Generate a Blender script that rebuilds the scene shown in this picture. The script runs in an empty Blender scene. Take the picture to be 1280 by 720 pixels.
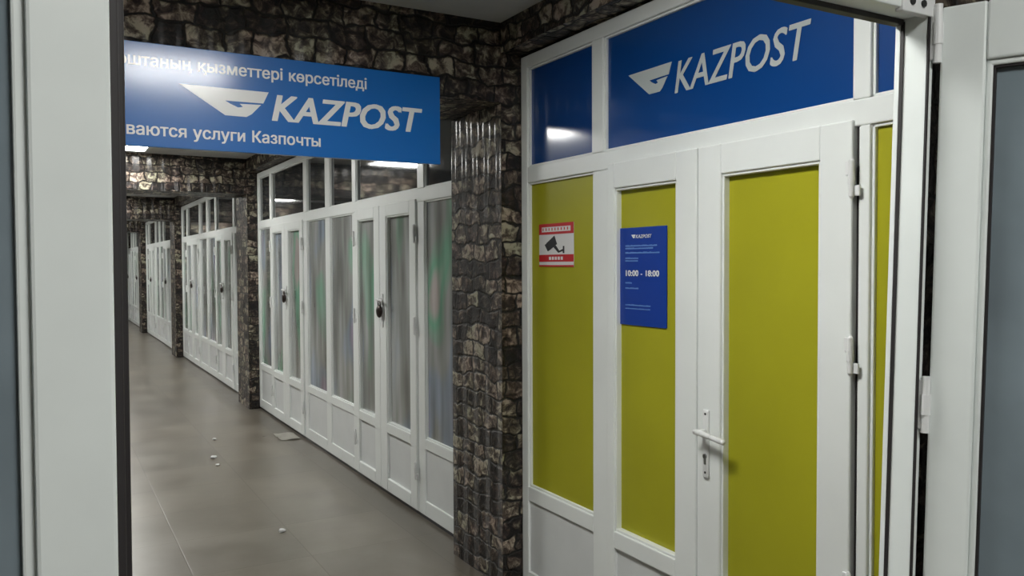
import bpy, bmesh, math, random
from mathutils import Matrix, Vector
from mathutils.geometry import delaunay_2d_cdt
C = bpy.context.scene.collection
random.seed(7)

# ------------------------------------------------------------------ materials
def new_mat(name):
    m = bpy.data.materials.new(name); m.use_nodes = True
    nt = m.node_tree; return m, nt, nt.nodes['Principled BSDF']

def plain(name, col, rough=.4, metal=0., coat=0., crough=.08, noise=0., nscale=6., ior=1.5, spec=.5):
    m, nt, b = new_mat(name)
    b.inputs['Base Color'].default_value = (*col, 1)
    b.inputs['Roughness'].default_value = rough
    b.inputs['Metallic'].default_value = metal
    b.inputs['Coat Weight'].default_value = coat
    b.inputs['Coat Roughness'].default_value = crough
    b.inputs['IOR'].default_value = ior
    b.inputs['Specular IOR Level'].default_value = spec
    if noise:
        g = nt.nodes.new('ShaderNodeNewGeometry')
        n = nt.nodes.new('ShaderNodeTexNoise'); n.inputs['Scale'].default_value = nscale; n.inputs['Detail'].default_value = 4
        nt.links.new(g.outputs['Position'], n.inputs['Vector'])
        r = nt.nodes.new('ShaderNodeMapRange'); r.inputs['To Min'].default_value = 1-noise; r.inputs['To Max'].default_value = 1+noise
        r.inputs['From Min'].default_value = .3; r.inputs['From Max'].default_value = .7
        nt.links.new(n.outputs['Fac'], r.inputs['Value'])
        mx = nt.nodes.new('ShaderNodeMix'); mx.data_type = 'RGBA'; mx.blend_type = 'MULTIPLY'; mx.inputs['Factor'].default_value = 1
        mx.inputs['A'].default_value = (*col, 1)
        nt.links.new(r.outputs['Result'], mx.inputs['B'])
        nt.links.new(mx.outputs['Result'], b.inputs['Base Color'])
    return m

def emit(name, col, s):
    m, nt, b = new_mat(name)
    b.inputs['Base Color'].default_value = (*col, 1)
    b.inputs['Emission Color'].default_value = (*col, 1)
    b.inputs['Emission Strength'].default_value = s
    return m

def ramp(nt, stops):
    r = nt.nodes.new('ShaderNodeValToRGB'); e = r.color_ramp.elements
    while len(e) < len(stops): e.new(.5)
    for x, (p, c) in zip(e, stops): x.position = p; x.color = (*c, 1)
    return r

def stone_mat():
    m, nt, b = new_mat('split_stone_cladding'); L = nt.links.new; N = nt.nodes.new
    uv = N('ShaderNodeUVMap'); uv.uv_map = 'UVMap'
    nz = N('ShaderNodeTexNoise'); nz.inputs['Scale'].default_value = 7; nz.inputs['Detail'].default_value = 3
    L(uv.outputs['UV'], nz.inputs['Vector'])
    sub = N('ShaderNodeVectorMath'); sub.operation = 'SUBTRACT'; sub.inputs[1].default_value = (.5, .5, .5)
    L(nz.outputs['Color'], sub.inputs[0])
    sc = N('ShaderNodeVectorMath'); sc.operation = 'SCALE'; sc.inputs['Scale'].default_value = .11
    L(sub.outputs[0], sc.inputs[0])
    ad = N('ShaderNodeVectorMath'); ad.operation = 'ADD'
    L(uv.outputs['UV'], ad.inputs[0]); L(sc.outputs[0], ad.inputs[1])
    br = N('ShaderNodeTexBrick'); br.offset = .43; br.squash = 1.35; br.squash_frequency = 3
    for k, v in (('Scale', 1), ('Mortar Size', .010), ('Mortar Smooth', .8), ('Brick Width', .135), ('Row Height', .088), ('Bias', 0)):
        br.inputs[k].default_value = v
    br.inputs['Color1'].default_value = (0, 0, 0, 1); br.inputs['Color2'].default_value = (1, 1, 1, 1); br.inputs['Mortar'].default_value = (.5, .5, .5, 1)
    L(ad.outputs[0], br.inputs['Vector'])
    n2 = N('ShaderNodeTexNoise'); n2.inputs['Scale'].default_value = 21; n2.inputs['Detail'].default_value = 6; n2.inputs['Roughness'].default_value = .65; n2.inputs['Distortion'].default_value = .6
    L(uv.outputs['UV'], n2.inputs['Vector'])
    # per stone tone + mottling
    ma = N('ShaderNodeMath'); ma.operation = 'MULTIPLY_ADD'; ma.inputs[1].default_value = .24; L(br.outputs['Color'], ma.inputs[0])
    ms = N('ShaderNodeMath'); ms.operation = 'SUBTRACT'; ms.inputs[1].default_value = .12; L(n2.outputs['Fac'], ms.inputs[0])
    L(ms.outputs[0], ma.inputs[2])
    cr = ramp(nt, [(.33, (.004, .003, .003)), (.43, (.017, .012, .011)), (.51, (.060, .045, .037)), (.58, (.150, .128, .102)), (.66, (.37, .34, .275))])
    L(ma.outputs[0], cr.inputs['Fac'])
    n3 = N('ShaderNodeTexNoise'); n3.inputs['Scale'].default_value = 5; n3.inputs['Detail'].default_value = 2; L(uv.outputs['UV'], n3.inputs['Vector'])
    tint = ramp(nt, [(.38, (1.0, .86, .84)), (.62, (.95, 1.0, .88))]); L(n3.outputs['Fac'], tint.inputs['Fac'])
    mt = N('ShaderNodeMix'); mt.data_type = 'RGBA'; mt.blend_type = 'MULTIPLY'; mt.inputs['Factor'].default_value = 1
    L(cr.outputs['Color'], mt.inputs['A']); L(tint.outputs['Color'], mt.inputs['B'])
    mo = N('ShaderNodeMix'); mo.data_type = 'RGBA'; L(br.outputs['Fac'], mo.inputs['Factor']); L(mt.outputs['Result'], mo.inputs['A'])
    mo.inputs['B'].default_value = (.008, .007, .006, 1)
    L(mo.outputs['Result'], b.inputs['Base Color'])
    # relief : mortar grooves, rough split faces, fine upright ribs
    h = N('ShaderNodeMath'); h.operation = 'MULTIPLY_ADD'; h.inputs[1].default_value = -.8; L(br.outputs['Fac'], h.inputs[0]); L(n2.outputs['Fac'], h.inputs[2])
    wv = N('ShaderNodeTexWave'); wv.wave_type = 'BANDS'; wv.bands_direction = 'X'; wv.inputs['Scale'].default_value = 2.4; wv.inputs['Distortion'].default_value = .6; wv.inputs['Detail'].default_value = 1
    L(uv.outputs['UV'], wv.inputs['Vector'])
    h2 = N('ShaderNodeMath'); h2.operation = 'MULTIPLY_ADD'; h2.inputs[1].default_value = .30; L(wv.outputs['Fac'], h2.inputs[0]); L(h.outputs[0], h2.inputs[2])
    bp = N('ShaderNodeBump'); bp.inputs['Strength'].default_value = .75; bp.inputs['Distance'].default_value = .018
    L(h2.outputs[0], bp.inputs['Height']); L(bp.outputs['Normal'], b.inputs['Normal'])
    # the varnish lies over the ribs only
    bc = N('ShaderNodeBump'); bc.inputs['Strength'].default_value = .5; bc.inputs['Distance'].default_value = .02
    L(wv.outputs['Fac'], bc.inputs['Height']); L(bc.outputs['Normal'], b.inputs['Coat Normal'])
    b.inputs['Roughness'].default_value = .55
    b.inputs['Coat Weight'].default_value = .34; b.inputs['Coat Roughness'].default_value = .15; b.inputs['Specular IOR Level'].default_value = .3
    return m

def floor_mat():
    m, nt, b = new_mat('worn_floor_tiles'); L = nt.links.new; N = nt.nodes.new
    g = N('ShaderNodeNewGeometry')
    mp = N('ShaderNodeMapping'); mp.inputs['Location'].default_value = (1.46-.005, -.15, 0); L(g.outputs['Position'], mp.inputs['Vector'])
    br = N('ShaderNodeTexBrick'); br.offset = 0
    for k, v in (('Scale', 1), ('Mortar Size', .004), ('Mortar Smooth', .3), ('Brick Width', .63), ('Row Height', .63)): br.inputs[k].default_value = v
    br.inputs['Color1'].default_value = (.9, .9, .9, 1); br.inputs['Color2'].default_value = (1.06, 1.05, 1.04, 1); br.inputs['Mortar'].default_value = (.78, .76, .74, 1)
    L(mp.outputs['Vector'], br.inputs['Vector'])
    n = N('ShaderNodeTexNoise'); n.inputs['Scale'].default_value = 2.2; n.inputs['Detail'].default_value = 6; n.inputs['Roughness'].default_value = .6
    L(g.outputs['Position'], n.inputs['Vector'])
    cr = ramp(nt, [(.3, (.130, .112, .086)), (.5, (.170, .150, .119)), (.72, (.215, .194, .158))]); L(n.outputs['Fac'], cr.inputs['Fac'])
    mx = N('ShaderNodeMix'); mx.data_type = 'RGBA'; mx.blend_type = 'MULTIPLY'; mx.inputs['Factor'].default_value = 1
    L(cr.outputs['Color'], mx.inputs['A']); L(br.outputs['Color'], mx.inputs['B'])
    # darker, uneven band along the foot of the shopfronts
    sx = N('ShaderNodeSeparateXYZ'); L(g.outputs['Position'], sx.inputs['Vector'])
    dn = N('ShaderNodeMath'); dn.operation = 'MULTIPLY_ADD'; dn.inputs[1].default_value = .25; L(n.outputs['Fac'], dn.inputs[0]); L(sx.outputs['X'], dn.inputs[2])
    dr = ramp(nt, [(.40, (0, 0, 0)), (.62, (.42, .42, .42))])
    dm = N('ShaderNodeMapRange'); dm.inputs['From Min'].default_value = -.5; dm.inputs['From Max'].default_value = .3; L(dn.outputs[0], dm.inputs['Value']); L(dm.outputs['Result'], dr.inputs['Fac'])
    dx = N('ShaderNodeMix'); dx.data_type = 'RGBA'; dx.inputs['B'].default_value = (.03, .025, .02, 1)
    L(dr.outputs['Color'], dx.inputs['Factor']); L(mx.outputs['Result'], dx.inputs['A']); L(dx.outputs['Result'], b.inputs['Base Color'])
    rr = N('ShaderNodeMapRange'); rr.inputs['To Min'].default_value = .22; rr.inputs['To Max'].default_value = .42; L(n.outputs['Fac'], rr.inputs['Value'])
    L(rr.outputs['Result'], b.inputs['Roughness'])
    bp = N('ShaderNodeBump'); bp.inputs['Strength'].default_value = .2; bp.inputs['Distance'].default_value = .003; bp.invert = True
    L(br.outputs['Fac'], bp.inputs['Height']); L(bp.outputs['Normal'], b.inputs['Normal'])
    return m

def film_mat():
    # pane covered with a frosted film printed in faint rainbow streaks
    m, nt, b = new_mat('frosted_rainbow_film'); L = nt.links.new; N = nt.nodes.new
    g = N('ShaderNodeNewGeometry')
    def nz(scale, mscale, det, loc=(0, 0, 0)):
        mp = N('ShaderNodeMapping'); mp.inputs['Scale'].default_value = mscale; mp.inputs['Rotation'].default_value = (.3, 0, 0); mp.inputs['Location'].default_value = loc
        L(g.outputs['Position'], mp.inputs['Vector'])
        n = N('ShaderNodeTexNoise'); n.inputs['Scale'].default_value = scale; n.inputs['Detail'].default_value = det; n.inputs['Roughness'].default_value = .45
        L(mp.outputs['Vector'], n.inputs['Vector']); return n.outputs['Fac']
    hue = ramp(nt, [(.30, (.36, .30, .40)), (.38, (.26, .31, .38)), (.46, (.30, .315, .305)), (.55, (.29, .30, .285)), (.62, (.22, .33, .26)), (.68, (.15, .34, .23)), (.75, (.37, .33, .31))])
    hue.color_ramp.interpolation = 'EASE'; L(nz(1.5, (1, 1.3, .75), 1.5), hue.inputs['Fac'])
    val = ramp(nt, [(.32, (.50, .50, .48)), (.48, (.85, .85, .85)), (.66, (1.35, 1.35, 1.38))]); L(nz(3., (1, 2.2, .35), 2, (3, 1, 5)), val.inputs['Fac'])
    mm = N('ShaderNodeMix'); mm.data_type = 'RGBA'; mm.blend_type = 'MULTIPLY'; mm.inputs['Factor'].default_value = 1
    L(hue.outputs['Color'], mm.inputs['A']); L(val.outputs['Color'], mm.inputs['B']); L(mm.outputs['Result'], b.inputs['Base Color'])
    b.inputs['Roughness'].default_value = .22
    b.inputs['Coat Weight'].default_value = .6; b.inputs['Coat Roughness'].default_value = .1
    return m

PVC = plain('white_pvc', (.785, .815, .80), .32, coat=.15, noise=.03, nscale=3)
PVCD = plain('white_pvc_worn', (.755, .80, .785), .4, noise=.05, nscale=5)
PANEL = plain('white_pvc_panel', (.66, .68, .68), .38, noise=.03)
YEL = plain('olive_yellow_film', (.36, .352, .017), .38, noise=.06, nscale=2.5, spec=.25)
BLUE = plain('blue_film', (.001, .050, .225), .4, coat=1., crough=.11, spec=.2)
SBLUE = plain('blue_sign_board', (.001, .138, .50), .45, coat=.9, crough=.17, spec=.3)
PBLUE = plain('blue_plate', (.002, .040, .30), .3)
LET = plain('light_lettering', (.46, .50, .50), .4)
LETW = plain('white_lettering', (.84, .85, .86), .4, coat=.9, crough=.17)
FAINT = plain('faint_print', (.10, .22, .55), .4)
RED = plain('red_print', (.52, .010, .018), .4)
WHITE = plain('white_print', (.72, .72, .72), .4)
BLACK = plain('black_print', (.012, .013, .018), .4)
RUB = plain('black_rubber', (.018, .015, .016), .6)
STEEL = plain('grey_metal', (.34, .35, .35), .35, metal=.9)
WMET = plain('white_metal_fitting', (.72, .73, .73), .35)
DARK = plain('dark_keyhole', (.02, .02, .02), .5)
BRONZE = plain('dark_lock_metal', (.045, .032, .028), .35, metal=.6)
GLASSD = plain('dark_reflective_glass', (.030, .033, .035), .05, ior=1.75, noise=.3, nscale=2)
GLASSG = plain('grey_blue_glass', (.19, .235, .265), .09, ior=1.6, noise=.25, nscale=3)
CEIL = plain('ceiling_paint', (.50, .51, .51), .7, noise=.05)
PLAST = plain('plaster', (.20, .195, .185), .7, noise=.08)
STONE = stone_mat(); FLOOR = floor_mat(); FILM = film_mat()
LAMP = emit('lamp_diffuser', (1, 1, .96), 45)

# ------------------------------------------------------------------ mesh helpers
def link(name, bm, mat, parent=None, smooth=False):
    me = bpy.data.meshes.new(name)
    bmesh.ops.recalc_face_normals(bm, faces=bm.faces[:])
    # box mapped UVs in metres
    uvl = bm.loops.layers.uv.new('UVMap')
    for f in bm.faces:
        n = f.normal; ax = max(range(3), key=lambda i: abs(n[i]))
        for l in f.loops:
            p = l.vert.co
            l[uvl].uv = (p.y, p.z) if ax == 0 else (p.x+.37, p.z) if ax == 1 else (p.y, p.x)
    bm.to_mesh(me); bm.free()
    if smooth:
        for p in me.polygons: p.use_smooth = True
    me.materials.append(mat)
    o = bpy.data.objects.new(name, me); C.objects.link(o)
    if parent: o.parent = parent
    return o

def box(bm, a, b, bev=0.):
    t = bmesh.new()
    x0, x1 = sorted((a[0], b[0])); y0, y1 = sorted((a[1], b[1])); z0, z1 = sorted((a[2], b[2]))
    bmesh.ops.create_cube(t, size=1, matrix=Matrix.Translation(((x0+x1)/2, (y0+y1)/2, (z0+z1)/2)) @ Matrix.Diagonal((x1-x0, y1-y0, z1-z0, 1)))
    if bev:
        bmesh.ops.bevel(t, geom=t.edges[:], offset=min(bev, .45*min(x1-x0, y1-y0, z1-z0)), segments=2, affect='EDGES', profile=.5)
    merge(bm, t)

def merge(bm, t, mat=None):
    if mat is not None: bmesh.ops.transform(t, matrix=mat, verts=t.verts[:])
    vm = {v: bm.verts.new(v.co) for v in t.verts}
    for f in t.faces: bm.faces.new([vm[v] for v in f.verts])
    t.free()

def cyl(bm, a, b, r, r2=None, seg=14):
    a, b = Vector(a), Vector(b); d = b-a
    t = bmesh.new()
    bmesh.ops.create_cone(t, cap_ends=True, segments=seg, radius1=r, radius2=r if r2 is None else r2, depth=d.length)
    merge(bm, t, Matrix.Translation((a+b)/2) @ d.to_track_quat('Z', 'Y').to_matrix().to_4x4())

def ball(bm, c, r, s=(1, 1, 1)):
    t = bmesh.new(); bmesh.ops.create_uvsphere(t, u_segments=14, v_segments=9, radius=r)
    merge(bm, t, Matrix.Translation(c) @ Matrix.Diagonal((*s, 1)))

def poly(bm, pts, thick, P):
    """extruded outline; pts 2D, P maps (u,v,w) to 3D"""
    top = [bm.verts.new(P(u, v, thick)) for u, v in pts]; bot = [bm.verts.new(P(u, v, 0)) for u, v in pts]
    bm.faces.new(top); bm.faces.new(bot[::-1])
    n = len(pts)
    for i in range(n): bm.faces.new((top[i], bot[i], bot[(i+1) % n], top[(i+1) % n]))

def bm_(*boxes, bev=.004):
    m = bmesh.new()
    for a, b in boxes: box(m, a, b, bev)
    return m

def thing(name, label, cat, loc=(0, 0, 0), group=None):
    o = bpy.data.objects.new(name, None); C.objects.link(o); o.location = loc
    o.empty_display_size = .1
    return tag(o, label, cat, group)

def tag(o, label, cat, group=None):
    o['label'] = label; o['category'] = cat
    if group: o['group'] = group
    return o

def struct(name, bm, mat, label=None):
    o = link(name, bm, mat); o['kind'] = 'structure'
    return o

def text_geo(body, shear=0.):
    """glyph outlines of the built-in font, filled contour by contour: (vertices, faces, layer of each face)"""
    key = (body, shear)
    if key in TEXTS: return TEXTS[key]
    cu = bpy.data.curves.new('t', 'FONT'); cu.body = body; cu.shear = shear; cu.size = 1; cu.resolution_u = 3; cu.fill_mode = 'NONE'
    o = bpy.data.objects.new('t', cu); C.objects.link(o)
    dg = bpy.context.evaluated_depsgraph_get(); dg.update()
    me = bpy.data.meshes.new_from_object(o.evaluated_get(dg))
    co = [(v.co.x, v.co.y) for v in me.vertices]; nb = {}
    for e in me.edges:
        i, j = e.vertices; nb.setdefault(i, []).append(j); nb.setdefault(j, []).append(i)
    # walk the loops in vertex order, so the direction of each outline is kept
    seen = set(); loops = []
    for i in range(len(co)):
        if i in seen or i not in nb: continue
        lp = [i]; seen.add(i); cur = i+1 if (i+1) in nb[i] else nb[i][0]
        while cur not in seen:
            seen.add(cur); lp.append(cur)
            nx = [k for k in nb[cur] if k not in seen]
            if not nx: break
            cur = nx[0]
        if len(lp) > 2: loops.append([co[k] for k in lp])
    bpy.data.objects.remove(o); bpy.data.curves.remove(cu); bpy.data.meshes.remove(me)
    # triangulate between all outlines, keep what they wind round (outlines may overlap or cross themselves)
    pts = [Vector(q) for l in loops for q in l]; ed = []; n = 0
    for l in loops:
        ed += [(n+i, n+(i+1) % len(l)) for i in range(len(l))]; n += len(l)
    vs, _, fs, *_r = delaunay_2d_cdt(pts, ed, [], 0, 1e-5)
    def wind(x, y):
        w = 0
        for l in loops:
            for i in range(len(l)):
                (xa, ya), (xb, yb) = l[i-1], l[i]
                if (ya > y) != (yb > y) and x < (xb-xa)*(y-ya)/(yb-ya)+xa: w += 1 if yb > ya else -1
        return w
    V = [(v[0], v[1]) for v in vs]; F = []
    for f in fs:
        if wind(sum(V[i][0] for i in f)/len(f), sum(V[i][1] for i in f)/len(f)): F.append(tuple(f))
    Z = [0]*len(F)
    TEXTS[key] = (V, F, Z)
    return TEXTS[key]
TEXTS = {}

def text_bm(bm, body, P, box2, shear=0., bold=0., w=.0012, vkeep=None):
    """fill text into box2=(u0,v0,u1,v1); vkeep=(baseline, size) keeps the glyph scale in v instead.
    bold strokes: the outlines are laid down again, slightly shifted, each a hair in front of the last"""
    V, F, Z = text_geo(body, shear)
    us = [v[0] for v in V]; vs = [v[1] for v in V]
    u0, v0, u1, v1 = box2
    sx = (u1-u0-2*bold*(u1-u0)/(max(us)-min(us)))/(max(us)-min(us)); u0 += bold*sx
    if vkeep: sy = vkeep[1]; f = lambda v: vkeep[0]+v*sy
    else:
        sy = (v1-v0)/(max(vs)-min(vs)); f = lambda v: v0+(v-min(vs))*sy
    sh = [(0, 0)]
    if bold: sh = [(-bold, -bold*.5), (bold, bold*.5), (-bold, bold*.5), (bold, -bold*.5), (0, 0)]
    for k, (du, dv) in enumerate(sh):
        for q, z in zip(F, Z):
            bm.faces.new([bm.verts.new(P(u0+(V[i][0]-min(us)+du)*sx, f(V[i][1])+dv*sy, w+k*.0003+z*.0001)) for i in q])
    return sx

def width(body): 
    V, F, Z = text_geo(body); return max(v[0] for v in V)-min(v[0] for v in V)

def words(body, P, u_end, v0, k, bold, name, mat, parent, ksv=1.02):
    """a line of words ending at u_end; every word is a part of its own"""
    tot = width(body)*k; u = u_end-tot; sofar = ''
    for i, wd in enumerate(body.split(' ')):
        end = len(sofar)+len(wd); u1 = u_end-tot+width(body[:end])*k; ww = width(wd)*k
        bm = bmesh.new(); text_bm(bm, wd, P, (u1-ww, 0, u1, 0), 0, bold, vkeep=(v0, k*ksv)); link(name, bm, mat, parent)
        sofar += wd+' '

def children(o): return [c for c in bpy.data.objects if c.parent == o]
def copy_tree(o, parent=None):
    c = o.copy(); C.objects.link(c)
    if parent: c.parent = parent
    for ch in children(o): copy_tree(ch, c)
    return c

# ------------------------------------------------------------------ room shell
H = 2.85; XL = -3.7; YB = -2.6; YE = 34.2
PER = 6.08
PIL = [(3.60, 4.18)] + [(9.58+PER*i, 10.20+PER*i) for i in range(4)]
PX = -.115
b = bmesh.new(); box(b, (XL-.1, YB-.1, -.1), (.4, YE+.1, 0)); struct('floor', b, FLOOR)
b = bmesh.new(); box(b, (XL-.1, YB-.1, H), (.4, YE+.1, H+.1)); struct('ceiling', b, CEIL)
b = bmesh.new(); box(b, (XL-.1, YB-.1, 0), (XL, YE+.1, H)); struct('wall_left', b, PLAST)
b = bmesh.new(); box(b, (.20, YB-.1, 0), (.3, YE+.1, H)); struct('wall_right', b, PLAST)
b = bmesh.new(); box(b, (XL, YB-.1, 0), (.2, YB, H)); struct('wall_back', b, PLAST)
b = bmesh.new(); box(b, (XL, YE, 0), (.2, YE+.1, H)); struct('wall_end', b, PLAST)
# stone facing above the shopfronts, between the beams
ends = [(-.0+.98, 3.60)] + [(PIL[i][1], PIL[i+1][0]) for i in range(4)] + [(PIL[4][1], YE)]
for i, (y0, y1) in enumerate(ends):
    b = bmesh.new(); box(b, (PX, y0, 2.70), (.2, y1, H)); struct('trim_%d' % (i+1), b, STONE)
# stone pillars with the beam they carry across the corridor
for i, (y0, y1) in enumerate(PIL):
    b = bmesh.new(); box(b, (PX, y0, 0), (.2, y1, 2.455)); struct('stone_pillar', b, STONE)
    b = bmesh.new(); box(b, (XL, y0, 2.455), (.2, y1, H)); struct('stone_beam', b, STONE)
# stone wall the near doorway is set in: pier to the right, band above, wall to the left
U = -2.1
b = bmesh.new(); box(b, (U+1.392, .925, 0), (.2, .985, H)); box(b, (U+1.349, .925, 0), (U+1.392, .940, H)); struct('wall_near_right', b, STONE)
b = bmesh.new(); box(b, (XL, .90, 2.14), (U+1.350, .985, H)); struct('wall_near_top', b, STONE)
b = bmesh.new(); box(b, (XL, .90, 0), (U-1.02, .985, 2.14)); struct('wall_near_left', b, STONE)

# ------------------------------------------------------------------ ceiling lights
def make_light(loc, label):
    t = thing('ceiling_light', label, 'ceiling light', loc, 'square ceiling lights along the corridor')
    s = .30
    link('frame', bm_(((-s-.02, -s-.02, -.018), (s+.02, -s, 0)), ((-s-.02, s, -.018), (s+.02, s+.02, 0)), ((-s-.02, -s, -.018), (-s, s, 0)), ((s, -s, -.018), (s+.02, s, 0)), bev=.003), PVC, t)
    link('diffuser', bm_(((-s, -s, -.012), (s, s, 0)), bev=0), LAMP, t)
    return t
L0 = make_light((-1.42, 1.76, H), 'square white ceiling light nearest the doorway, above the blue doors')
for y, lab in ((-.70, 'square white ceiling light behind the near doorway'),
               (6.15, 'square white ceiling light just beyond the first stone beam'),
               (9.02, 'glowing square ceiling light seen just under the hanging blue sign'),
               (12.4, 'square white ceiling light beyond the second stone beam'),
               (15.0, 'square white ceiling light just before the third stone beam'),
               (18.5, 'square white ceiling light beyond the third stone beam'),
               (21.1, 'square white ceiling light just before the fourth stone beam'),
               (24.6, 'square white ceiling light beyond the fourth stone beam'),
               (30.5, 'square white ceiling light at the far end of the corridor')):
    o = copy_tree(L0); o.location = (-1.74 if 6 < y < 7 else -1.50, y, H); o['label'] = lab

# ------------------------------------------------------------------ shopfronts (face in the plane x = 0, seen from -x)
FB, FF = .06, 0.0       # back and front of the frame profile
def bars(bm, lst, x0=FF, x1=FB, bev=.005):
    for y0, y1, z0, z1 in lst: box(bm, (x0, y0, z0), (x1, y1, z1), bev)

def pane(name, mat, par, y0, y1, z0, z1, x=.022, th=.012, e=.006):
    bm = bmesh.new(); box(bm, (x, y0-e, z0-e), (x+th, y1+e, z1+e)); return link(name, bm, mat, par)

def beads(bm, y0, y1, z0, z1, x=.010, w=.010):
    # glazing bead round an opening
    for a in ((y0, y0+w, z0, z1), (y1-w, y1, z0, z1), (y0, y1, z0, z0+w), (y0, y1, z1-w, z1)):
        box(bm, (x, a[0], a[2]), (.03, a[1], a[3]), .003)

def leaf(par, y0, y1, zt, zg1, zg0, zp, st0, st1, mat, z0=.03, x=-.012, railh=.075, label=None):
    """door leaf y0..y1: stiles st0 (at y0) and st1 (at y1), glass zg0..zg1, panel below"""
    bm = bmesh.new()
    bars(bm, [(y0, y0+st0, z0, zt), (y1-st1, y1, z0, zt), (y0+st0, y1-st1, zg1, zt), (y0+st0, y1-st1, zg0-railh, zg0), (y0+st0, y1-st1, z0, z0+.09)], x, .052)
    a0, a1 = y0+st0, y1-st1
    beads(bm, a0, a1, zg0, zg1, x+.008)
    lf = link('door_leaf', bm, PVC, par)
    pane('glass_pane', mat, lf, a0, a1, zg0, zg1)
    pane('lower_panel', PANEL, lf, a0, a1, z0+.09, zg0-railh, x=.006)
    return lf

def hinge(par, y, zc, h=.105, x=-.012):
    bm = bmesh.new()
    cyl(bm, (x-.010, y, zc-h/2), (x-.010, y, zc+h/2), .0085)
    cyl(bm, (x-.010, y, zc-h*.16), (x-.010, y, zc+h*.16), .0105)
    box(bm, (x-.006, y-.024, zc-h/2), (x+.001, y-.004, zc-h*.2), .002)
    box(bm, (x-.006, y+.004, zc+h*.1), (x+.001, y+.026, zc+h/2), .002)
    cyl(bm, (x-.010, y, zc+h/2), (x-.010, y, zc+h/2+.008), .0085, .004)
    cyl(bm, (x-.010, y, zc-h/2-.008), (x-.010, y, zc-h/2), .004, .0085)
    return link('hinge', bm, WMET, par)

# ---- the post office front
kz = thing('post_office_front', 'white framed post office front with yellow panes and blue band, right of the stone pillar', 'shopfront', (0, 2.4, 0))
KO = Matrix.Translation((0, -2.4, 0))
KL, KR = 3.60, 1.0
bm = bmesh.new()
bars(bm, [(3.54, KL, 0, 2.69), (KR-.0, KR+.06, 0, 2.69), (KR+.06, 3.54, 2.627, 2.69), (KR+.06, 3.54, 2.055, 2.134),
          (2.897, 2.982, 2.134, 2.627), (2.855, 2.975, .0, 2.055), (1.574, 1.632, 2.134, 2.627), (1.574, 1.612, 0, 2.055),
          (2.975, 3.54, 0, .09), (1.06, 1.574, 0, .09), (2.975, 3.54, .450, .524), (1.06, 1.574, .450, .524), (1.612, 2.855, 0, .02)])
for a in ((2.982, 3.54, 2.134, 2.627), (1.632, 2.897, 2.134, 2.627), (1.06, 1.574, 2.134, 2.627), (2.975, 3.54, .524, 2.055), (1.06, 1.574, .524, 2.055)):
    beads(bm, *a)
link('frame', bm, PVC, kz)
o = pane('transom_pane', BLUE, kz, 2.982, 3.54, 2.134, 2.627)
kt = pane('transom_pane', BLUE, kz, 1.632, 2.897, 2.134, 2.627); kt['label'] = 'wide blue transom pane with the name and emblem'
pane('transom_pane', BLUE, kz, 1.06, 1.574, 2.134, 2.627)
pane('side_pane', YEL, kz, 2.975, 3.54, .524, 2.055)
pane('side_pane', YEL, kz, 1.06, 1.574, .524, 2.055)
pane('lower_panel', PANEL, kz, 2.975, 3.54, .09, .450, x=.012)
pane('lower_panel', PANEL, kz, 1.06, 1.574, .09, .450, x=.012)
PK = lambda u, v, w: (.0218-w, -u, v)                   # u runs to the right as read
EMB = [(0, 1), (1, 1), (.965, .60), (.50, .60), (.565, .44), (.66, .36), (.70, .44), (.715, .53), (.955, .53), (.80, .10), (.74, 0), (.50, 0)]
def emblem(bm, P, u0, v0, u1, v1):
    E = [(0, 1.0), (1, 1), (.935, .56), (.50, .545), (.56, .44), (.645, .33), (.70, .36), (.665, .47), (.91, .50), (.80, .12), (.74, 0), (.50, 0)]
    poly(bm, [(u0+(u1-u0)*a, v0+(v1-v0)*c) for a, c in E], .0015, P)
bm = bmesh.new(); text_bm(bm, 'KAZPOST', PK, (-2.455, 2.305, -1.806, 2.425), .22, .014)
link('lettering', bm, LET, kt)
bm = bmesh.new(); emblem(bm, PK, -2.745, 2.330, -2.474, 2.432); link('emblem', bm, LET, kt)
# door leaves : narrow one on the left, the wide one with the handle on the right
lp = leaf(kz, 2.296, 2.850, 2.075, 1.967, .507, 0, .117, .045, YEL)
la = leaf(kz, 1.626, 2.290, 2.075, 1.967, .507, 0, .118, .117, YEL)
la['label'] = 'wide door leaf with lever handle'
# dark shadow gap seal
link('shadow_gap_seal', bm_(((.012, 2.288, .03), (.05, 2.298, 2.075)), ((.012, 1.612, .03), (.05, 1.6262, 2.075)), bev=0), RUB, kz)
for z in (1.90, 1.372, .66): hinge(la, 1.619, z)
# handle set
bm = bmesh.new()
yh = 2.236
box(bm, (-.012, yh-.015, .865), (-.022, yh+.015, 1.115), .004)
cyl(bm, (-.02, yh, 1.035), (-.062, yh, 1.035), .011)
pts = [(-.062, yh+.010, 1.038), (-.064, yh-.02, 1.037), (-.062, yh-.07, 1.032), (-.058, yh-.125, 1.024)]
for a, c in zip(pts, pts[1:]): cyl(bm, a, c, .0105)
for p in pts: ball(bm, p, .0107)
hd = link('handle', bm, WMET, la, True)
bm = bmesh.new(); cyl(bm, (-.021, yh, .945), (-.027, yh, .945), .009); box(bm, (-.021, yh-.005, .915), (-.026, yh+.005, .945), .002)
link('lock_cylinder', bm, STEEL, la)
bm = bmesh.new(); box(bm, (-.0265, yh-.0012, .938), (-.0275, yh+.0012, .951)); link('keyhole', bm, DARK, la)
for zz in (.885, 1.10):
    bm = bmesh.new(); cyl(bm, (-.0215, yh, zz), (-.0230, yh, zz), .0045); link('screw', bm, DARK, la)

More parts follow.
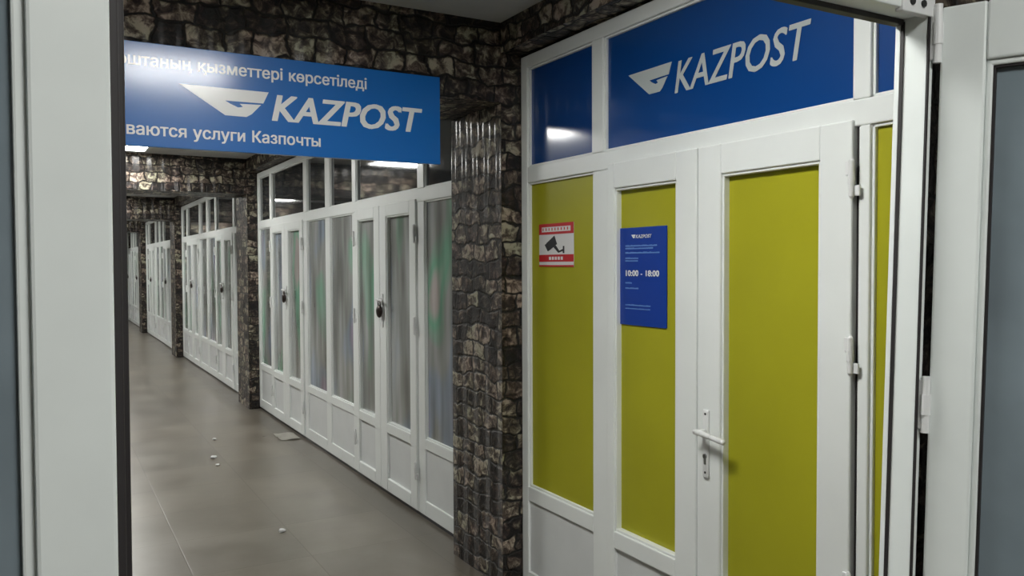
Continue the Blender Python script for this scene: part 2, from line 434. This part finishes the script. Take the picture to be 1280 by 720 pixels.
# ---- sticker and plate stuck on its panes
st = thing('warning_sticker', 'small red and white video surveillance sticker with a black camera on the left yellow pane', 'sticker', (.021, 3.305, 1.74))
PS = lambda u, v, w: (-w, -u, v)
bm = bmesh.new(); poly(bm, [(-.152, -.104), (.152, -.104), (.152, .104), (-.152, .104)], .002, PS); link('backing', bm, WHITE, st)
def rect(bm, a, c, d, e, w0, w1, P):
    poly(bm, [(a, c), (d, c), (d, e), (a, e)], w1-w0, lambda u, v, w: P(u, v, w0+w))
bm = bmesh.new()
rect(bm, -.152, .088, .152, .104, .002, .003, PS); rect(bm, -.152, .052, .152, .064, .002, .003, PS)
rect(bm, -.152, .064, -.128, .088, .002, .003, PS); rect(bm, .128, .064, .152, .088, .002, .003, PS)
for k in range(9):
    rect(bm, -.118+k*.027, .070, -.118+k*.027+.007, .083, .002, .003, PS)
rect(bm, -.152, -.080, .152, -.046, .002, .003, PS); rect(bm, -.152, -.104, .152, -.096, .002, .003, PS)
link('red_band', bm, RED, st)
bm = bmesh.new()
for k in range(5): rect(bm, -.060+k*.026, -.071, -.060+k*.026+.018, -.056, .003, .0036, PS)
link('band_print', bm, WHITE, st)
bm = bmesh.new()
for P2 in ([(-.085, .010), (-.012, .045), (.010, .004), (-.058, -.026)], [(-.085, .008), (-.060, -.026), (-.072, -.030), (-.100, .002)],
           [(-.020, -.010), (.000, -.002), (.030, -.028), (.062, -.020), (.062, -.006), (.074, -.006), (.074, -.040), (.062, -.040), (.060, -.030), (.022, -.038)]):
    poly(bm, P2, .0012, lambda u, v, w: PS(u, v, .002+w))
link('camera_symbol', bm, BLACK, st)

pl = thing('opening_hours_plate', 'blue opening hours plate with white print on the narrow yellow door pane', 'sign', (.021, 2.646, 1.596))
W2, H2 = .150, .203
bm = bmesh.new(); box(bm, (-.006, -W2, -H2), (0, W2, H2), .002); link('plate', bm, PBLUE, pl)
PP = lambda u, v, w: (-.006-w, -u, v)
bm = bmesh.new(); text_bm(bm, 'KAZPOST', PP, (-.040, .158, .062, .172), .2, .012); emblem(bm, PP, -.072, .159, -.044, .173)
link('heading', bm, LETW, pl)
words('10:00 - 18:00', PP, .108, .002, .215/width('10:00 - 18:00'), .03, 'hours_print', LETW, pl, .80)
rr = random.Random(3)
for v, u1, hh in ((.124, .085, .007), (.113, .060, .007), (.095, .105, .007), (.073, -.03, .006), (.062, -.03, .006), (-.030, -.07, .007), (-.052, -.03, .007), (-.122, .045, .006), (-.136, .040, .005)):
    u = -.112; bm = bmesh.new()
    while u < u1:
        w = rr.uniform(.008, .02); rect(bm, u, v, min(u+w, u1+.01), v+hh*rr.uniform(.7, 1), 0, .0008, PP); u += w
    link('small_print', bm, FAINT, pl)

# ---- glazed shopfronts along the corridor
def make_shopfront(label):
    t = thing('glazed_shopfront', label, 'shopfront', (0, 6.9, 0), 'white glazed shopfronts along the corridor')
    bm = bmesh.new()
    ms = [(8.91, 9.00), (7.555, 7.665), (6.845, 6.975), (6.165, 6.255), (4.84, 4.945)]
    y0, y1 = 4.18, 9.58
    bars(bm, [(y0, y0+.07, .022, 2.69), (y1-.07, y1, .022, 2.69), (y0+.07, y1-.07, 2.63, 2.69), (y0+.07, y1-.07, 2.055, 2.14), (y0+.07, y1-.07, .022, .04)])
    for a, c in ms:
        bars(bm, [(a, c, 2.14, 2.63), (a, c, .03, 2.055)])
    th = bm_(((.008, y0, 0), (.058, y1, .022)), bev=0)  # black strip puts the dark shadow into the gap under the frame
    edges = [y0+.07] + [v for a, c in sorted(ms) for v in (a, c)] + [y1-.07]
    bays = [(edges[i], edges[i+1]) for i in range(0, len(edges), 2)]
    doors = {1, 4}
    for i, (a, c) in enumerate(bays):
        beads(bm, a, c, 2.14, 2.63)
        if i not in doors:
            beads(bm, a, c, .525, 2.055)
            bars(bm, [(a, c, .455, .525), (a, c, .03, .12)])
    link('frame', bm, PVC, t); link('shadow_gap_strip', th, BLACK, t)
    for i, (a, c) in enumerate(bays):
        pane('transom_pane', GLASSD, t, a, c, 2.14, 2.63)
        if i not in doors:
            pane('glass_pane', FILM, t, a, c, .525, 2.055)
            pane('lower_panel', PANEL, t, a, c, .12, .455, x=.010)
    # the two double doors: lock on the leaf nearer the viewer
    for (a, m, c) in ((4.955, 5.62, 6.155), (7.675, 8.33, 8.90)):
        l1 = leaf(t, a, m-.003, 2.075, 1.99, .52, 0, .105, .125, FILM, railh=.07)
        l2 = leaf(t, m+.003, c, 2.075, 1.99, .52, 0, .115, .06, FILM, railh=.07)
        yl = m-.065
        bm = bmesh.new()
        box(bm, (-.012, yl-.017, 1.20), (-.020, yl+.017, 1.44), .004)
        cyl(bm, (-.02, yl, 1.40), (-.055, yl, 1.40), .010); cyl(bm, (-.055, yl+.01, 1.40), (-.055, yl-.10, 1.395), .009); ball(bm, (-.055, yl-.10, 1.395), .009)
        link('handle', bm, WMET, l1)
        bm = bmesh.new(); ball(bm, (-.040, yl, 1.315), .042, (.45, .95, 1.1))
        t2 = bmesh.new(); bmesh.ops.create_uvsphere(t2, u_segments=8, v_segments=6, radius=.001); t2.free()
        cyl(bm, (-.040, yl-.020, 1.335), (-.040, yl-.020, 1.385), .005); cyl(bm, (-.040, yl+.020, 1.335), (-.040, yl+.020, 1.385), .005); cyl(bm, (-.040, yl-.024, 1.385), (-.040, yl+.024, 1.385), .005)
        pk = link('padlock', bm, BRONZE, l1, True); pk['label'] = 'dark padlock'
        for z in (.30, 1.25, 1.85):
            hinge(l1, a-.005, z); hinge(l2, c+.005, z)
    return t

S0 = make_shopfront('white glazed shopfront with frosted rainbow panes, left of the nearest stone pillar')

# move part meshes into the local frame of their thing
def localise(t):
    inv = Matrix.Translation(-Vector(t.location))
    done = set()
    def rec(o):
        for ch in children(o):
            if ch.data and ch.data.name not in done:
                ch.data.transform(inv); done.add(ch.data.name)
            rec(ch)
    rec(t)
localise(kz); localise(S0)
for i, lab in ((1, 'second white glazed shopfront down the corridor, between the second and third stone pillars'),
               (2, 'third white glazed shopfront down the corridor, between the third and fourth stone pillars'),
               (3, 'farthest white glazed shopfront in sight, beyond the fourth stone pillar')):
    o = copy_tree(S0); o.location = (0, 6.9+PER*i, 0); o['label'] = lab

# ------------------------------------------------------------------ hanging sign across the corridor
sx0, sx1, sz0, sz1 = -2.11, -.462, 2.125, 2.537
sg = thing('hanging_sign', 'long blue hanging sign with white lettering on the stone beam across the corridor', 'sign', (-1.28, 3.585, 2.33))
bm = bmesh.new(); box(bm, (sx0, 3.570, sz0), (sx1, 3.598, sz1), .002); link('board', bm, SBLUE, sg)
PG = lambda u, v, w: (u, 3.570-w, v)
bm = bmesh.new(); text_bm(bm, 'KAZPOST', PG, (-1.252, 2.268, -.555, 2.378), .22, .028); link('lettering', bm, LETW, sg)
bm = bmesh.new(); emblem(bm, PG, -1.622, 2.274, -1.264, 2.386); link('emblem', bm, LETW, sg)
words('Поштаның қызметтері көрсетіледі', PG, -.826, 2.444, .722/width('қызметтері көрсетіледі'), .022, 'slogan_word', LETW, sg)
words('Оказываются услуги Казпочты', PG, -1.041, 2.170, .530/width('услуги Казпочты'), .022, 'slogan_word', LETW, sg)
bm = bmesh.new()
for xx in (-1.95, -.60):
    box(bm, (xx-.02, 3.596, 2.42), (xx+.02, 3.600, 2.52))
link('bracket', bm, STEEL, sg)
localise(sg)

# ------------------------------------------------------------------ the near doorway (photographed through it)
TILT = math.radians(1.4)
dw = thing('doorway', 'white plastic double doorway in the foreground, right leaf swung open towards the viewer', 'door', (U, .9+1.4*math.tan(TILT), 0))
dw.rotation_euler = (TILT, 0, 0)
JR = 1.331; JL = -.98; HZ = 2.080
bm = bmesh.new()
# right jamb: rebate cheek + far stop lip ; left jamb ; head
box(bm, (JR, 0, 0), (JR+.016, .062, HZ+.05), .002)
box(bm, (JR-.002, .052, 0), (JR+.01, .062, HZ), .001)
box(bm, (JL-.048, 0, 0), (JL, .062, HZ+.05), .003)
box(bm, (JL-.01, .052, 0), (JL+.014, .062, HZ), .003)
box(bm, (JL, 0, HZ), (JR, .062, HZ+.05), .003)
box(bm, (JL, .052, HZ-.008), (JR, .062, HZ+.01), .001)
link('frame', bm, PVCD, dw)
bm = bmesh.new()
box(bm, (JR-.002, .0445, .02), (JR+.0005, .052, HZ-.004), .001)
box(bm, (JL, .045, HZ-.0095), (JR-.003, .0635, HZ), .001)
box(bm, (JR-.001, -.002, 0), (JR+.004, .001, HZ), 0)
link('gasket', bm, RUB, dw)
# corner plate and screws on the head
bm = bmesh.new(); box(bm, (JR-.075, -.004, HZ-.006), (JR+.012, .012, HZ+.045), .002)
br = link('corner_plate', bm, WMET, dw)
bm = bmesh.new()
for xx in (JR-.052, JR-.022): cyl(bm, (xx, -.003, HZ+.012), (xx, -.007, HZ+.012), .006)
link('screw', bm, DARK, br)
# closed left leaf
bm = bmesh.new()
L1 = .057; L0x = JL+.02; G1 = -.014; G0 = L0x+.085
def lbars(bm, x0, x1, zt, g0, g1, y0, y1):
    box(bm, (x0, y0, .02), (g0, y1, zt), .004); box(bm, (g1, y0, .02), (x1, y1, zt), .004)
    box(bm, (g0, y0, zt-.085), (g1, y1, zt), .004); box(bm, (g0, y0, .02), (g1, y1, .14), .004); box(bm, (g0, y0, .78), (g1, y1, .86), .004)
lbars(bm, L0x, L1, HZ-.006, G0, G1, 0, .05)
box(bm, (G1-.012, .012, .85), (G1+.002, .03, HZ-.09), .003)
lf = link('door_leaf', bm, PVCD, dw); lf['label'] = 'closed left leaf'
bm = bmesh.new(); box(bm, (G0-.01, .024, .85), (G1+.006, .034, HZ-.085)); link('glass_pane', bm, GLASSG, lf)
bm = bmesh.new(); box(bm, (G0-.01, .018, .13), (G1+.006, .034, .79)); link('lower_panel', bm, PANEL, lf)
bm = bmesh.new(); box(bm, (L1-.002, .018, .02), (L1+.009, .044, HZ-.006), .002); box(bm, (L1-.004, .044, .02), (L1+.016, .052, HZ-.006), .002)
link('gasket', bm, RUB, lf)
# open right leaf, hinged on the right jamb
LW = 1.0
bm = bmesh.new()
# local: s along the leaf away from the hinge = +x, thickness along y (y=0 is the face seen), turned below
def leaf_bars(bm):
    zt, z0 = HZ+.010, .02
    st = .070
    box(bm, (0, 0, z0), (st, .055, zt), .004); box(bm, (LW-st, 0, z0), (LW, .055, zt), .004)
    box(bm, (st, 0, zt-.098), (LW-st, .055, zt), .004); box(bm, (st, 0, z0), (LW-st, .055, .12), .004); box(bm, (st, 0, .78), (LW-st, .055, .86), .004)
    for a in ((st, .86, st+.010, zt-.09), (LW-st-.01, .86, LW-st, zt-.098)): box(bm, (a[0], .006, a[1]), (a[2], .04, a[3]), .003)
    box(bm, (st, .006, zt-.108), (LW-st, .04, zt-.098), .003)
leaf_bars(bm)
ol = link('door_leaf', bm, PVCD, dw); ol['label'] = 'open right leaf'
A = math.radians(-90+20)
ol.location = (JR+.017, -.012, 0); ol.rotation_euler = (0, 0, A)
bm = bmesh.new(); box(bm, (.065, .020, .855), (LW-.065, .030, HZ-.085)); link('glass_pane', bm, GLASSG, ol)
bm = bmesh.new(); box(bm, (.065, .014, .115), (LW-.065, .034, .785)); link('lower_panel', bm, PANEL, ol)
bm = bmesh.new()
for a in ((.079, .86, .084, HZ-.098),): box(bm, (a[0], .010, a[1]), (a[2], .0215, a[3]))
box(bm, (.08, .010, HZ-.102), (LW-.08, .0215, HZ-.097)); link('gasket', bm, RUB, ol)
for z in (2.045, 1.40, .35):
    bm = bmesh.new()
    cyl(bm, (JR+.012, -.010, z-.05), (JR+.012, -.010, z+.05), .007); cyl(bm, (JR+.012, -.010, z-.018), (JR+.012, -.010, z+.018), .0085)
    box(bm, (JR+.006, -.008, z-.045), (JR+.016, .001, z+.045), .002)
    link('hinge', bm, WMET, dw)

# ------------------------------------------------------------------ litter on the corridor floor
def scrap(x, y, r, seed, label):
    rn = random.Random(seed); bm = bmesh.new(); n = 9
    t = bmesh.new(); bmesh.ops.create_icosphere(t, subdivisions=2, radius=r)
    for v in t.verts: v.co *= rn.uniform(.7, 1.15)
    merge(bm, t, Matrix.Diagonal((1, 1.1, .5, 1)))
    o = link('paper_scrap', bm, WHITE); o.location = (x, y, r*.45)
    return tag(o, label, 'litter', 'crumpled scraps on the corridor floor')
scrap(-.869, 5.063, .022, 1, 'white crumpled scrap on the floor nearest the viewer')
scrap(-.756, 8.07, .020, 2, 'white crumpled scrap farthest up the corridor floor')
scrap(-.893, 7.30, .026, 3, 'larger white scrap in the middle of the corridor floor')
scrap(-.909, 7.02, .018, 4, 'tiny white scrap just in front of the larger middle scrap')
def paper():
    rn = random.Random(9); bm = bmesh.new()
    nx, ny = 5, 7
    g = [[bm.verts.new((-.09+.18*i/(nx-1), -.16+.32*j/(ny-1), .004+.012*rn.random())) for j in range(ny)] for i in range(nx)]
    for i in range(nx-1):
        for j in range(ny-1): bm.faces.new((g[i][j], g[i+1][j], g[i+1][j+1], g[i][j+1]))
    bmesh.ops.solidify(bm, geom=bm.faces[:], thickness=.0015)
    o = link('paper_sheet', bm, plain('dusty_paper', (.56, .54, .49), .7)); o.location = (-.13, 7.85, 0)
    tag(o, 'pale crumpled paper sheet on the floor by the far double door', 'litter')
paper()

# ------------------------------------------------------------------ camera
cam = bpy.data.cameras.new('camera'); co = bpy.data.objects.new('camera', cam); C.objects.link(co)
cam.sensor_width = 36; cam.lens = 28.771; cam.clip_start = .02
yaw, pit, rol = .516403838, -.029490762, -.00410047778
fw = Vector((math.sin(yaw)*math.cos(pit), math.cos(yaw)*math.cos(pit), math.sin(pit)))
rt = Vector((math.cos(yaw), -math.sin(yaw), 0)); up = rt.cross(fw)
r2 = rt*math.cos(rol)+up*math.sin(rol); u2 = -rt*math.sin(rol)+up*math.cos(rol)
M = Matrix((r2, u2, -fw)).transposed().to_4x4(); M.translation = (-2.1, 0, 1.6504)
co.matrix_world = M
bpy.context.scene.camera = co

w = bpy.data.worlds.new('world'); bpy.context.scene.world = w; w.use_nodes = True
w.node_tree.nodes['Background'].inputs['Color'].default_value = (.5, .55, .6, 1)
w.node_tree.nodes['Background'].inputs['Strength'].default_value = .05
s = bpy.context.scene
s.view_settings.view_transform = 'Standard'; s.view_settings.look = 'None'
s.view_settings.gamma = 1; s.view_settings.use_curve_mapping = False
s.view_settings.exposure = 0
